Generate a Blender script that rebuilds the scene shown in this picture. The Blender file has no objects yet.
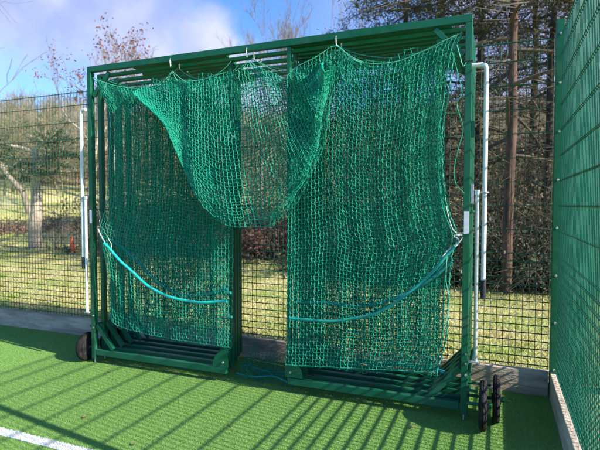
import bpy, bmesh, math, random
import numpy as np
from mathutils import Vector, Matrix

random.seed(7)
rng = np.random.default_rng(11)
PI = math.pi
S = bpy.context.scene
C = S.collection

# ------------------------------------------------------------------ camera
F0 = 488.0                       # focal length in photo pixels (600 wide)
YAW, PITCH, H = math.radians(22), math.radians(2.35), 1.58
cam_d = bpy.data.cameras.new('camera')
cam = bpy.data.objects.new('camera', cam_d)
C.objects.link(cam)
cam.location = (0, 0, H)
cam.rotation_euler = (PI / 2 - PITCH, 0, YAW)
cam_d.sensor_width = 36
cam_d.lens = F0 / 600 * 36
cam_d.clip_start = .05
cam_d.clip_end = 600
cam_d.dof.use_dof = True
cam_d.dof.focus_distance = 3.9
cam_d.dof.aperture_fstop = 2.3
S.camera = cam
_R = (math.cos(YAW), math.sin(YAW), 0)
_F = (-math.sin(YAW) * math.cos(PITCH), math.cos(YAW) * math.cos(PITCH), -math.sin(PITCH))
_U = (-math.sin(YAW) * math.sin(PITCH), math.cos(YAW) * math.sin(PITCH), math.cos(PITCH))


def at(u, v, Y):
    """measured point on the vertical plane y = Y -> world (x, z)"""
    a, b = (u - 300) / F0, (225 - v) / F0
    d = [_F[i] + a * _R[i] + b * _U[i] for i in range(3)]
    t = Y / d[1]
    return d[0] * t, H + d[2] * t


def bearing(u, d):
    """ground position at measured bearing and distance"""
    a = math.atan((u - 300) / F0) - YAW
    return math.sin(a) * d, math.cos(a) * d


# ------------------------------------------------------------------ render look
S.view_settings.view_transform = 'Standard'
S.view_settings.look = 'None'
S.view_settings.gamma = 1
S.view_settings.use_curve_mapping = False
S.view_settings.exposure = 1.0
S.render.engine = 'CYCLES'
S.cycles.max_bounces = 6
S.cycles.transparent_max_bounces = 8

EL, AZ = math.radians(31.4), math.radians(98.6)
w = bpy.data.worlds.new('World')
S.world = w
w.use_nodes = True
nt = w.node_tree
N = nt.nodes
N.clear()


def nn(nt, typ, **kw):
    n = nt.nodes.new(typ)
    for k, v in kw.items():
        setattr(n, k, v)
    return n


sky = nn(nt, 'ShaderNodeTexSky', sky_type='NISHITA', sun_disc=False)
sky.sun_elevation = EL
sky.sun_rotation = AZ
sky.air_density = 1.0
sky.dust_density = .6
sky.ozone_density = 2.2
bg = nn(nt, 'ShaderNodeBackground')
bg.inputs[1].default_value = .125
outw = nn(nt, 'ShaderNodeOutputWorld')
tc = nn(nt, 'ShaderNodeTexCoord')
noi = nn(nt, 'ShaderNodeTexNoise')
noi.inputs['Scale'].default_value = 3.2
noi.inputs['Detail'].default_value = 7
noi.inputs['Roughness'].default_value = .55
nt.links.new(tc.outputs['Generated'], noi.inputs['Vector'])


def sky_dir(u, v):
    a, b = (u - 300) / F0, (225 - v) / F0
    return Vector([_F[i] + a * _R[i] + b * _U[i] for i in range(3)]).normalized()


prev = None
# cloud banks: direction, angular radius (deg), softness (deg)
for (u, v, r, s) in ((0, -40, 9.5, 6), (65, 5, 7.5, 5), (115, 30, 6.5, 5), (30, 25, 5.0, 4), (150, 62, 4.0, 3.5), (206, 46, 2.0, 2.0), (560, 30, 12, 6),
                     (255, 110, 5.5, 3), (190, 105, 4, 3)):
    dv = sky_dir(u, v)
    dot = nn(nt, 'ShaderNodeVectorMath', operation='DOT_PRODUCT')
    nt.links.new(tc.outputs['Generated'], dot.inputs[0])
    dot.inputs[1].default_value = dv
    ac = nn(nt, 'ShaderNodeMath', operation='ARCCOSINE')
    nt.links.new(dot.outputs['Value'], ac.inputs[0])
    wob = nn(nt, 'ShaderNodeMath', operation='MULTIPLY_ADD')   # wobble the edge with noise
    nt.links.new(noi.outputs[0], wob.inputs[0])
    wob.inputs[1].default_value = -math.radians(22)
    nt.links.new(ac.outputs[0], wob.inputs[2])
    mr = nn(nt, 'ShaderNodeMapRange', interpolation_type='SMOOTHSTEP')
    mr.inputs['From Min'].default_value = math.radians(r + s - 11)
    mr.inputs['From Max'].default_value = math.radians(r - s - 11)
    nt.links.new(wob.outputs[0], mr.inputs['Value'])
    if prev is None:
        prev = mr.outputs[0]
    else:
        mx = nn(nt, 'ShaderNodeMath', operation='MAXIMUM')
        nt.links.new(prev, mx.inputs[0])
        nt.links.new(mr.outputs[0], mx.inputs[1])
        prev = mx.outputs[0]
# general thin cloud elsewhere
n2 = nn(nt, 'ShaderNodeTexNoise')
n2.inputs['Scale'].default_value = 2.0
n2.inputs['Detail'].default_value = 6
nt.links.new(tc.outputs['Generated'], n2.inputs['Vector'])
mr2 = nn(nt, 'ShaderNodeMapRange', interpolation_type='SMOOTHSTEP')
mr2.inputs['From Min'].default_value = .50
mr2.inputs['From Max'].default_value = .82
mr2.inputs['To Max'].default_value = .55
nt.links.new(n2.outputs[0], mr2.inputs['Value'])
mx = nn(nt, 'ShaderNodeMath', operation='MAXIMUM')
nt.links.new(prev, mx.inputs[0])
nt.links.new(mr2.outputs[0], mx.inputs[1])
ml = nn(nt, 'ShaderNodeMath', operation='MULTIPLY')
nt.links.new(mx.outputs[0], ml.inputs[0])
ml.inputs[1].default_value = .85
mix = nn(nt, 'ShaderNodeMixRGB')
nt.links.new(ml.outputs[0], mix.inputs[0])
tint = nn(nt, 'ShaderNodeMixRGB', blend_type='MULTIPLY')
tint.inputs[0].default_value = 1
tint.inputs[2].default_value = (.54, .80, 1.18, 1)
nt.links.new(sky.outputs[0], tint.inputs[1])
nt.links.new(tint.outputs[0], mix.inputs[1])
n5 = nn(nt, 'ShaderNodeTexNoise')
n5.inputs['Scale'].default_value = 7
n5.inputs['Detail'].default_value = 8
nt.links.new(tc.outputs['Generated'], n5.inputs['Vector'])
cr5 = nn(nt, 'ShaderNodeValToRGB')
cr5.color_ramp.elements[0].position, cr5.color_ramp.elements[1].position = .38, .62
cr5.color_ramp.elements[0].color = (2.0, 2.3, 3.8, 1)
cr5.color_ramp.elements[1].color = (3.5, 3.6, 4.7, 1)
nt.links.new(n5.outputs[0], cr5.inputs[0])
nt.links.new(cr5.outputs[0], mix.inputs[2])
nt.links.new(mix.outputs[0], bg.inputs[0])
nt.links.new(bg.outputs[0], outw.inputs[0])

sd = bpy.data.lights.new('sun', 'SUN')
sd.energy = 4.6
sd.angle = math.radians(.5)
sd.color = (1, .94, .84)
sun = bpy.data.objects.new('sun', sd)
C.objects.link(sun)
to_sun = Vector((math.sin(AZ) * math.cos(EL), math.cos(AZ) * math.cos(EL), math.sin(EL)))
sun.rotation_euler = to_sun.to_track_quat('Z', 'Y').to_euler()
sun.location = to_sun * 30


# ------------------------------------------------------------------ materials
def mat(name, cols, scale=8, rough=.6, wear=None, detail=4, bump=0, bscale=None, spec=.5, trans=0, metal=0,
        stretch=None, lo=.35, hi=.65, scale2=None, rvar=0, coat=0):
    """cols: two or three colours mixed by object-space noise"""
    m = bpy.data.materials.new(name)
    m.use_nodes = True
    t = m.node_tree
    b = t.nodes['Principled BSDF']
    co = nn(t, 'ShaderNodeTexCoord')
    vec = co.outputs['Object']
    if stretch:
        mp = nn(t, 'ShaderNodeMapping')
        mp.inputs['Scale'].default_value = stretch
        t.links.new(vec, mp.inputs[0])
        vec = mp.outputs[0]
    no = nn(t, 'ShaderNodeTexNoise')
    no.inputs['Scale'].default_value = scale
    no.inputs['Detail'].default_value = detail
    no.inputs['Roughness'].default_value = .6
    t.links.new(vec, no.inputs['Vector'])
    cr = nn(t, 'ShaderNodeValToRGB')
    e = cr.color_ramp.elements
    e[0].position, e[1].position = lo, hi
    e[0].color = (*cols[0], 1)
    e[1].color = (*cols[1], 1)
    t.links.new(no.outputs[0], cr.inputs[0])
    col = cr.outputs[0]
    if len(cols) > 2:
        n3 = nn(t, 'ShaderNodeTexNoise')
        n3.inputs['Scale'].default_value = scale2 or scale * .13
        n3.inputs['Detail'].default_value = 3
        t.links.new(vec, n3.inputs['Vector'])
        r3 = nn(t, 'ShaderNodeMapRange')
        r3.inputs['From Min'].default_value = .45
        r3.inputs['From Max'].default_value = .65
        t.links.new(n3.outputs[0], r3.inputs['Value'])
        mm = nn(t, 'ShaderNodeMixRGB')
        mm.inputs[2].default_value = (*cols[2], 1)
        t.links.new(r3.outputs[0], mm.inputs[0])
        t.links.new(col, mm.inputs[1])
        col = mm.outputs[0]
    if wear:
        for sc, lo_, hi_, wc in wear:
            nw = nn(t, 'ShaderNodeTexNoise')
            nw.inputs['Scale'].default_value = sc
            nw.inputs['Detail'].default_value = 6
            nw.inputs['Roughness'].default_value = .7
            t.links.new(vec, nw.inputs['Vector'])
            rw = nn(t, 'ShaderNodeMapRange')
            rw.inputs['From Min'].default_value = lo_
            rw.inputs['From Max'].default_value = hi_
            t.links.new(nw.outputs[0], rw.inputs['Value'])
            mw = nn(t, 'ShaderNodeMixRGB')
            mw.inputs[2].default_value = (*wc, 1)
            t.links.new(rw.outputs[0], mw.inputs[0])
            t.links.new(col, mw.inputs[1])
            col = mw.outputs[0]
    t.links.new(col, b.inputs['Base Color'])
    b.inputs['Roughness'].default_value = rough
    b.inputs['Metallic'].default_value = metal
    b.inputs['Specular IOR Level'].default_value = spec
    b.inputs['Coat Weight'].default_value = coat
    if rvar:
        rr = nn(t, 'ShaderNodeMapRange')
        rr.inputs['To Min'].default_value = rough - rvar
        rr.inputs['To Max'].default_value = rough + rvar
        t.links.new(no.outputs[0], rr.inputs['Value'])
        t.links.new(rr.outputs[0], b.inputs['Roughness'])
    if bump:
        bn = nn(t, 'ShaderNodeTexNoise')
        bn.inputs['Scale'].default_value = bscale or scale * 4
        bn.inputs['Detail'].default_value = 4
        t.links.new(vec, bn.inputs['Vector'])
        bp = nn(t, 'ShaderNodeBump')
        bp.inputs['Strength'].default_value = bump
        bp.inputs['Distance'].default_value = .01
        t.links.new(bn.outputs[0], bp.inputs['Height'])
        t.links.new(bp.outputs[0], b.inputs['Normal'])
    if trans:
        tr = nn(t, 'ShaderNodeBsdfTranslucent')
        t.links.new(col, tr.inputs[0])
        ms = nn(t, 'ShaderNodeMixShader')
        ms.inputs[0].default_value = trans
        t.links.new(b.outputs[0], ms.inputs[1])
        t.links.new(tr.outputs[0], ms.inputs[2])
        t.links.new(ms.outputs[0], t.nodes['Material Output'].inputs[0])
    return m


M = {}
M['turf'] = mat('turf', ((.17, .32, .06), (.24, .41, .10), (.20, .36, .08)), scale=60, rough=.75, bump=.6, bscale=260, spec=.2)
M['blade'] = mat('turf_blade', ((.20, .375, .09), (.26, .445, .13), (.225, .405, .105)), scale=60, rough=.6, trans=.3, spec=.25, scale2=3)
M['line'] = mat('line_paint', ((.62, .64, .6), (.8, .8, .78)), scale=90, rough=.8, bump=.4, bscale=300)
M['white_blade'] = mat('white_blade', ((.66, .68, .64), (.82, .82, .8)), scale=90, rough=.7, trans=.2)
M['steel'] = mat('green_powder_coat', ((.0012, .086, .036), (.002, .112, .048), (.010, .118, .06)), scale=14, rough=.42, wear=((38, .66, .74, (.10, .17, .12)), (22, .69, .74, (.16, .085, .04)), (5, .52, .80, (.05, .12, .07))), spec=.35, rvar=.1, bump=.04, bscale=90)
M['wire'] = mat('green_coated_wire', ((.003, .085, .05), (.006, .12, .075)), scale=25, rough=.45, spec=.35)
M['sidewire'] = mat('green_coated_wire_pale', ((.003, .105, .058), (.007, .155, .09)), scale=12, rough=.42, spec=.4)
M['net'] = mat('net_cord', ((.011, .37, .22), (.042, .58, .375), (.018, .47, .295)), scale=30, rough=.5, trans=.38, spec=.4, scale2=5)
M['netdark'] = mat('net_cord_dark', ((.008, .27, .155), (.02, .42, .26)), scale=30, rough=.6, trans=.35, spec=.3)  # darker green cord for the rear sheets and the doorway net
M['cyan'] = mat('cyan_rope', ((.01, .42, .36), (.016, .56, .47)), scale=80, rough=.45, bump=.3, bscale=400)  # left front rope: sunlight put into a brighter colour than the teal ropes
M['teal'] = mat('teal_rope', ((.006, .17, .14), (.010, .25, .205)), scale=80, rough=.5, bump=.3, bscale=400)
M['cord'] = mat('grey_cord', ((.40, .44, .40), (.58, .62, .56)), scale=90, rough=.7)
M['palecord'] = mat('pale_green_cord', ((.07, .40, .26), (.16, .52, .36)), scale=60, rough=.6)
M['white'] = mat('white_painted_tube', ((.66, .67, .66), (.80, .81, .80), (.56, .56, .54)), scale=16, rough=.42, wear=((30, .64, .72, (.30, .26, .20)),), bump=.05, bscale=60, scale2=9)
M['galv'] = mat('galvanised', ((.42, .44, .45), (.60, .62, .62)), scale=45, rough=.42, metal=.6)
M['sticker'] = mat('label_plate', ((.66, .65, .70), (.78, .77, .80)), scale=50, rough=.4, wear=((60, .62, .72, (.35, .36, .36)),))
M['black'] = mat('black_rubber', ((.012, .012, .013), (.03, .03, .032)), scale=30, rough=.75, bump=.3, bscale=160)
M['tyre'] = mat('tyre_rubber', ((.009, .009, .010), (.022, .021, .020), (.035, .032, .03)), scale=30, rough=.9, spec=.2, bump=.5, bscale=140, scale2=12)
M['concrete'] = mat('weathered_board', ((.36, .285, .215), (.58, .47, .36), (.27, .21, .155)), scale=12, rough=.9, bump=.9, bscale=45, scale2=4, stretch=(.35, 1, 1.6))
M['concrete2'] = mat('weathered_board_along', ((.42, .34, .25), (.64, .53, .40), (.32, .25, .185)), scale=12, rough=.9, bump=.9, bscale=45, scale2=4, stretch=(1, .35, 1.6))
M['bark'] = mat('pale_bark', ((.30, .24, .17), (.54, .44, .33)), scale=9, rough=.9, bump=.8, stretch=(1, 1, .2))
M['redbark'] = mat('red_bark', ((.03, .018, .012), (.14, .072, .045)), scale=9, rough=.9, bump=.9, stretch=(1, 1, .3))
M['darkbark'] = mat('dark_bark', ((.022, .017, .012), (.07, .05, .035)), scale=9, rough=.9, bump=.8, stretch=(1, 1, .25))
M['twig'] = mat('winter_twigs', ((.16, .125, .09), (.33, .27, .19)), scale=4, rough=.9)
M['browntwig'] = mat('brown_twigs', ((.04, .032, .022), (.13, .10, .065)), scale=2, rough=.9)
M['woodtwig'] = mat('woodland_twigs', ((.20, .145, .085), (.44, .34, .21), (.17, .17, .08)), scale=.5, rough=.95, scale2=.16)
M['redleaf'] = mat('red_leaves', ((.17, .05, .03), (.30, .11, .06)), scale=3, rough=.7, trans=.35)
M['needle'] = mat('conifer_needles', ((.014, .019, .008), (.055, .065, .025), (.06, .05, .022)), scale=1.6, rough=.8, trans=.1, scale2=.7)
M['cedar'] = mat('cedar_foliage', ((.09, .11, .045), (.20, .22, .10)), scale=2, rough=.8, trans=.2)
M['holly'] = mat('undergrowth_leaves', ((.016, .032, .010), (.07, .09, .03), (.06, .045, .02)), scale=2.5, rough=.6, trans=.15, scale2=1)
M['redhedge'] = mat('beech_hedge_leaves', ((.09, .045, .03), (.24, .12, .08)), scale=3, rough=.8, trans=.2)
M['brownleaf'] = mat('brown_leaves', ((.06, .055, .022), (.20, .17, .075), (.12, .08, .035)), scale=3, rough=.8, trans=.2, scale2=1)
M['bramble'] = mat('bramble_leaves', ((.14, .085, .05), (.30, .20, .13)), scale=3, rough=.9, trans=.2)
M['cone'] = mat('cone_plastic', ((.70, .07, .02), (.82, .11, .03)), scale=20, rough=.45)
M['drygrass'] = mat('dry_grass', ((.42, .38, .13), (.68, .59, .29), (.35, .40, .10)), scale=14, rough=.9, bump=.7, bscale=40, scale2=.9)
M['grassblade'] = mat('grass_blade', ((.42, .40, .12), (.76, .66, .36), (.38, .45, .11)), scale=22, rough=.8, trans=.35, scale2=1.2)
M['deadleaf'] = mat('dead_leaf', ((.50, .33, .15), (.68, .50, .28)), scale=8, rough=.8, trans=.2)


# ground beyond the fence: straw-green lawn near, leaf litter under the trees and on the hill
def field_material():
    m = M['drygrass'].copy()
    m.name = 'field_ground'
    t = m.node_tree
    b = t.nodes['Principled BSDF']
    src = b.inputs['Base Color'].links[0].from_socket
    geo = nn(t, 'ShaderNodeNewGeometry')
    sep = nn(t, 'ShaderNodeSeparateXYZ')
    t.links.new(geo.outputs['Position'], sep.inputs[0])
    no = nn(t, 'ShaderNodeTexNoise')
    no.inputs['Scale'].default_value = .25
    t.links.new(geo.outputs['Position'], no.inputs['Vector'])
    a = nn(t, 'ShaderNodeMath', operation='MULTIPLY_ADD')
    t.links.new(no.outputs[0], a.inputs[0])
    a.inputs[1].default_value = 2.2
    t.links.new(sep.outputs[2], a.inputs[2])
    r = nn(t, 'ShaderNodeMapRange')
    r.inputs['From Min'].default_value = 3.6
    r.inputs['From Max'].default_value = 4.8
    t.links.new(a.outputs[0], r.inputs['Value'])
    mm = nn(t, 'ShaderNodeMixRGB')
    t.links.new(r.outputs[0], mm.inputs[0])
    t.links.new(src, mm.inputs[1])
    n4 = nn(t, 'ShaderNodeTexNoise')
    n4.inputs['Scale'].default_value = .8
    n4.inputs['Detail'].default_value = 8
    t.links.new(geo.outputs['Position'], n4.inputs['Vector'])
    cr = nn(t, 'ShaderNodeValToRGB')
    cr.color_ramp.elements[0].position = .35
    cr.color_ramp.elements[1].position = .65
    cr.color_ramp.elements[0].color = (.10, .08, .04, 1)
    cr.color_ramp.elements[1].color = (.30, .235, .13, 1)
    t.links.new(n4.outputs[0], cr.inputs[0])
    t.links.new(cr.outputs[0], mm.inputs[2])
    t.links.new(mm.outputs[0], b.inputs['Base Color'])
    return m


M['field'] = field_material()

# ------------------------------------------------------------------ mesh helpers
ORI = {}


def mesh_np(name, V, Fq, nside=4, smooth=False):
    V = np.asarray(V, dtype=np.float32).reshape(-1, 3)
    Fq = np.asarray(Fq, dtype=np.int32).reshape(-1, nside)
    me = bpy.data.meshes.new(name)
    me.vertices.add(len(V))
    me.vertices.foreach_set('co', V.ravel())
    me.loops.add(Fq.size)
    me.loops.foreach_set('vertex_index', Fq.ravel())
    me.polygons.add(len(Fq))
    me.polygons.foreach_set('loop_start', np.arange(0, Fq.size, nside, dtype=np.int32))
    me.polygons.foreach_set('loop_total', np.full(len(Fq), nside, dtype=np.int32))
    me.update(calc_edges=True)
    me.validate()
    if smooth:
        me.polygons.foreach_set('use_smooth', np.ones(len(me.polygons), dtype=bool))
    return me


def link(name, me, m, parent=None, label=None, cat=None, group=None, kind=None):
    o = bpy.data.objects.new(name, me)
    C.objects.link(o)
    if me is not None and m is not None:
        me.materials.clear()
        me.materials.append(m)
    if parent is not None:
        o.parent = parent
        po = ORI.get(parent.name, Vector((0, 0, 0)))
        o.location = -po           # geometry is given in world coordinates
        ORI[o.name] = Vector((0, 0, 0))
    else:
        ORI[o.name] = Vector((0, 0, 0))
    for k, v in (('label', label), ('category', cat), ('group', group), ('kind', kind)):
        if v:
            o[k] = v
    return o


def thing(name, loc, label, cat, group=None):
    o = bpy.data.objects.new(name, None)
    C.objects.link(o)
    o.location = loc
    o.empty_display_size = .2
    ORI[o.name] = Vector(loc)
    o['label'] = label
    o['category'] = cat
    if group:
        o['group'] = group
    return o


def prisms(P0, P1, r0, r1=None, sides=3):
    """many independent tube segments, vectorised"""
    P0 = np.asarray(P0, float).reshape(-1, 3)
    P1 = np.asarray(P1, float).reshape(-1, 3)
    n = len(P0)
    r0 = np.broadcast_to(np.asarray(r0, float), (n,))
    r1 = r0 if r1 is None else np.broadcast_to(np.asarray(r1, float), (n,))
    d = P1 - P0
    L = np.linalg.norm(d, axis=1, keepdims=True)
    d = d / np.maximum(L, 1e-9)
    ref = np.where(np.abs(d[:, 2:3]) < .9, np.array([[0, 0, 1.]]), np.array([[1., 0, 0]]))
    a = np.cross(d, ref)
    a /= np.maximum(np.linalg.norm(a, axis=1, keepdims=True), 1e-9)
    b = np.cross(d, a)
    V = np.zeros((n, 2 * sides, 3))
    for k in range(sides):
        c, s = math.cos(2 * PI * k / sides), math.sin(2 * PI * k / sides)
        o = a * c + b * s
        V[:, k] = P0 + o * r0[:, None]
        V[:, sides + k] = P1 + o * r1[:, None]
    base = (np.arange(n) * 2 * sides)[:, None]
    Fs = []
    for k in range(sides):
        k2 = (k + 1) % sides
        Fs.append(base + np.array([[k, k2, sides + k2, sides + k]]))
    Fq = np.stack(Fs, 1).reshape(-1, 4)
    return V.reshape(-1, 3), Fq


class Geo:
    """collects quads of one mesh"""
    def __init__(self):
        self.V, self.F, self.n = [], [], 0

    def add(self, V, Fq):
        V = np.asarray(V, float).reshape(-1, 3)
        Fq = np.asarray(Fq, int).reshape(-1, 4)
        self.V.append(V)
        self.F.append(Fq + self.n)
        self.n += len(V)

    def pr(self, P0, P1, r0, r1=None, sides=3):
        if len(P0):
            self.add(*prisms(P0, P1, r0, r1, sides))

    def mesh(self, name, smooth=False):
        return mesh_np(name, np.concatenate(self.V), np.concatenate(self.F), 4, smooth)


def bm_box(bm, c, s, bev=.004, rot=None):
    r = bmesh.ops.create_cube(bm, size=1)
    vs = r['verts']
    bmesh.ops.scale(bm, vec=Vector(s), verts=vs)
    if rot is not None:
        bmesh.ops.rotate(bm, cent=(0, 0, 0), matrix=rot, verts=vs)
    bmesh.ops.translate(bm, vec=Vector(c), verts=vs)
    if bev:
        es = list({e for v in vs for e in v.link_edges})
        bmesh.ops.bevel(bm, geom=es, offset=bev, segments=2, profile=.6, affect='EDGES')


def bm_bar(bm, p, q, wdt, dpt, bev=.003):
    """square bar from p to q in an XZ plane"""
    p, q = Vector(p), Vector(q)
    d = q - p
    rot = Matrix.Rotation(-math.atan2(d.z, math.hypot(d.x, d.y)) if abs(d.y) < 1e-6 and d.x > 0 else 0, 3, 'Y')
    if d.x < 0:
        return bm_bar(bm, q, p, wdt, dpt, bev)
    bm_box(bm, (p + q) / 2, (d.length, dpt, wdt), bev, rot)


def bm_cyl(bm, p, q, r, seg=14, r2=None):
    p, q = Vector(p), Vector(q)
    d = q - p
    m = Matrix.Translation((p + q) / 2) @ d.to_track_quat('Z', 'Y').to_matrix().to_4x4()
    bmesh.ops.create_cone(bm, cap_ends=True, segments=seg, radius1=r, radius2=r if r2 is None else r2, depth=d.length, matrix=m)


def bm_tube(bm, pts, r, seg=8, closed=False, up=(0, .3, 1)):
    pts = [Vector(p) for p in pts]
    rings = []
    n = len(pts)
    up = Vector(up).normalized()
    for i, p in enumerate(pts):
        a, b = (pts[i - 1], pts[(i + 1) % n]) if closed else (pts[max(i - 1, 0)], pts[min(i + 1, n - 1)])
        d = (b - a).normalized()
        x = d.cross(up)
        if x.length < .05:
            x = d.cross(Vector((1, 0, 0)))
        x.normalize()
        y = d.cross(x)
        rr = r(i / (n - 1)) if callable(r) else r
        rings.append([bm.verts.new(p + (x * math.cos(2 * PI * k / seg) + y * math.sin(2 * PI * k / seg)) * rr) for k in range(seg)])
    for i in range(n if closed else n - 1):
        A, B = rings[i], rings[(i + 1) % n]
        for k in range(seg):
            bm.faces.new((A[k], A[(k + 1) % seg], B[(k + 1) % seg], B[k]))
    if not closed:
        bm.faces.new(rings[0][::-1])
        bm.faces.new(rings[-1])


def bm_mesh(bm, name, smooth=False):
    me = bpy.data.meshes.new(name)
    bmesh.ops.recalc_face_normals(bm, faces=bm.faces)
    bm.to_mesh(me)
    bm.free()
    if smooth:
        me.polygons.foreach_set('use_smooth', np.ones(len(me.polygons), dtype=bool))
        try:
            me.set_sharp_from_angle(angle=math.radians(40))
        except Exception:
            pass
    return me


def smooth_line(pts, n):
    """Catmull-Rom through points, n samples"""
    P = [np.array(p, float) for p in pts]
    P = [2 * P[0] - P[1]] + P + [2 * P[-1] - P[-2]]
    out = []
    m = len(P) - 3
    for i in range(n):
        x = i / (n - 1) * m
        k = min(int(x), m - 1)
        t = x - k
        a, b, c, d = P[k:k + 4]
        out.append(.5 * (2 * b + (c - a) * t + (2 * a - 5 * b + 4 * c - d) * t * t + (3 * b - a - 3 * c + d) * t ** 3))
    return np.array(out)


def arc_line(pts, n):
    """polyline through pts resampled to n points evenly by length"""
    q = smooth_line(pts, 40 * len(pts)) if len(pts) > 2 else np.array(pts, float)
    L = np.concatenate([[0], np.cumsum(np.linalg.norm(np.diff(q, axis=0), axis=1))])
    s = np.linspace(0, L[-1], n)
    return np.stack([np.interp(s, L, q[:, i]) for i in range(q.shape[1])], 1)


# ------------------------------------------------------------------ ground
def height(x, y):
    d = np.hypot(x, y)
    h = .10 + np.clip((d - 21) / 40, 0, 1) ** 1.2 * 6.0 + np.clip((d - 46) / 44, 0, 1) ** 1.1 * 7.0
    h = h + .03 * np.sin(x * 1.3 + y * .7) * np.cos(y * .9) * np.clip((d - 4.7) / 3, 0, 1)
    h = h + .5 * np.sin(x * .11 + 1) * np.sin(y * .13) * np.clip((d - 30) / 30, 0, 1)
    return h


gx = np.concatenate([np.linspace(-260, -60, 15)[:-1], np.linspace(-60, -9, 52)[:-1], np.linspace(-9, .54, 36), np.linspace(.6, 30, 40), np.linspace(33, 260, 14)])
gy = np.concatenate([[4.50], np.linspace(4.6, 40, 72), np.linspace(42, 110, 40), np.linspace(116, 400, 20)])
X, Y = np.meshgrid(gx, gy)
Z = height(X, Y)
nr, nc = X.shape
idx = np.arange(nr * nc).reshape(nr, nc)
Fq = np.stack([idx[:-1, :-1], idx[:-1, 1:], idx[1:, 1:], idx[1:, :-1]], -1).reshape(-1, 4)
link('grass_field', mesh_np('grass_field', np.stack([X, Y, Z], -1), Fq, 4, True), M['field'], kind='structure')

bm = bmesh.new()
for (x0, x1, y0, y1) in ((-260, .42, -260, 4.44),):
    vs = [bm.verts.new(p) for p in ((x0, y0, 0), (x1, y0, 0), (x1, y1, 0), (x0, y1, 0))]
    bm.faces.new(vs)
link('turf', bm_mesh(bm, 'turf'), M['turf'], kind='structure')
bm = bmesh.new()
vs = [bm.verts.new(p) for p in ((.5, -260, .05), (260, -260, .05), (260, 4.5, .05), (.5, 4.5, .05))]
bm.faces.new(vs)
link('grass_verge', bm_mesh(bm, 'grass_verge'), M['drygrass'], kind='structure')
bm = bmesh.new()
vs = [bm.verts.new(p) for p in ((-30, 2.275, .004), (-.6, 2.275, .004), (-.6, 2.355, .004), (-30, 2.355, .004))]
bm.faces.new(vs)
link('pitch_line', bm_mesh(bm, 'pitch_line'), M['line'], kind='structure')


def blades(n, xr, yr, hgt, wid, lean, hfun=None, keep=None, dens_y=1.0):
    x = rng.uniform(*xr, n)
    y = yr[0] + (yr[1] - yr[0]) * rng.uniform(0, 1, n) ** dens_y
    if keep is not None:
        k = keep(x, y)
        x, y = x[k], y[k]
    n = len(x)
    z = np.zeros(n) if hfun is None else hfun(x, y) - .004
    a = rng.uniform(0, 2 * PI, n)
    hh = hgt * rng.uniform(.5, 1.2, n)
    ww = wid * rng.uniform(.6, 1.3, n)
    base = np.stack([x, y, z], 1)
    s = np.stack([np.cos(a) * ww, np.sin(a) * ww, np.zeros(n)], 1)
    t = rng.uniform(-lean, lean, (n, 2))
    tip = base + np.stack([t[:, 0] * hh, t[:, 1] * hh, hh], 1)
    mid = base + np.stack([t[:, 0] * hh * .35, t[:, 1] * hh * .35, hh * .6], 1)
    V = np.stack([base - s / 2, base + s / 2, mid + s * .4, tip - s * .15 + 0 * s], 1)
    F = np.arange(n * 4).reshape(n, 4)
    return V, F


in_line = lambda x, y: (y > 2.275) & (y < 2.355)
V, Fb = blades(760000, (-8.0, .42), (1.9, 4.43), .0065, .0038, .9,
               keep=lambda x, y: (~in_line(x, y)) & (x * .90 + y * .44 < 2.6) & (x > -y * 1.9 - .8))
link('turf_pile', mesh_np('turf_pile', V, Fb), M['blade'], kind='stuff',
     label='short bright green artificial turf pile under the cage', cat='artificial grass')
V, Fb = blades(16000, (-4.2, -1.2), (2.275, 2.355), .012, .0045, .8)
link('line_pile', mesh_np('line_pile', V, Fb), M['white_blade'], kind='stuff',
     label='white turf fibres of the pitch line in the lower left corner', cat='pitch line fibres')
V, Fb = blades(170000, (-14, 3), (4.56, 14), .055, .010, .9, height, dens_y=1.5,
               keep=lambda x, y: (x > -y * 1.42 - .5) & (x < y * .22 + .1))
V2, Fb2 = blades(90000, (-26, 2), (10, 24), .09, .03, .9, height, dens_y=1.3,
                 keep=lambda x, y: (x > -y * 1.42 - .5) & (x < y * .2))
link('field_grass', mesh_np('field_grass', np.concatenate([V, V2]), np.concatenate([Fb, Fb2 + len(Fb) * 4])), M['grassblade'],
     kind='stuff', label='straw and green winter grass growing beyond the back fence', cat='grass')

# dead leaves lying on turf and grass
g = Geo()


def leaf_quads(cen, size, flat=False, rg=rng, ratio=.55):
    n = len(cen)
    a = rg.normal(size=(n, 3))
    if flat:
        a[:, 2] *= .25
    a /= np.linalg.norm(a, axis=1, keepdims=True)
    r = rg.normal(size=(n, 3))
    if flat:
        r[:, 2] *= .25
    b = np.cross(a, r)
    if flat:
        b = np.stack([-a[:, 1], a[:, 0], rg.normal(size=n) * .25], 1)
    b /= np.maximum(np.linalg.norm(b, axis=1, keepdims=True), 1e-6)
    s = np.broadcast_to(size, (n,))[:, None] * rg.uniform(.6, 1.3, (n, 1))
    V = np.stack([cen - a * s, cen + b * s * ratio, cen + a * s, cen - b * s * ratio], 1)
    return V, np.arange(n * 4).reshape(n, 4)


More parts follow.
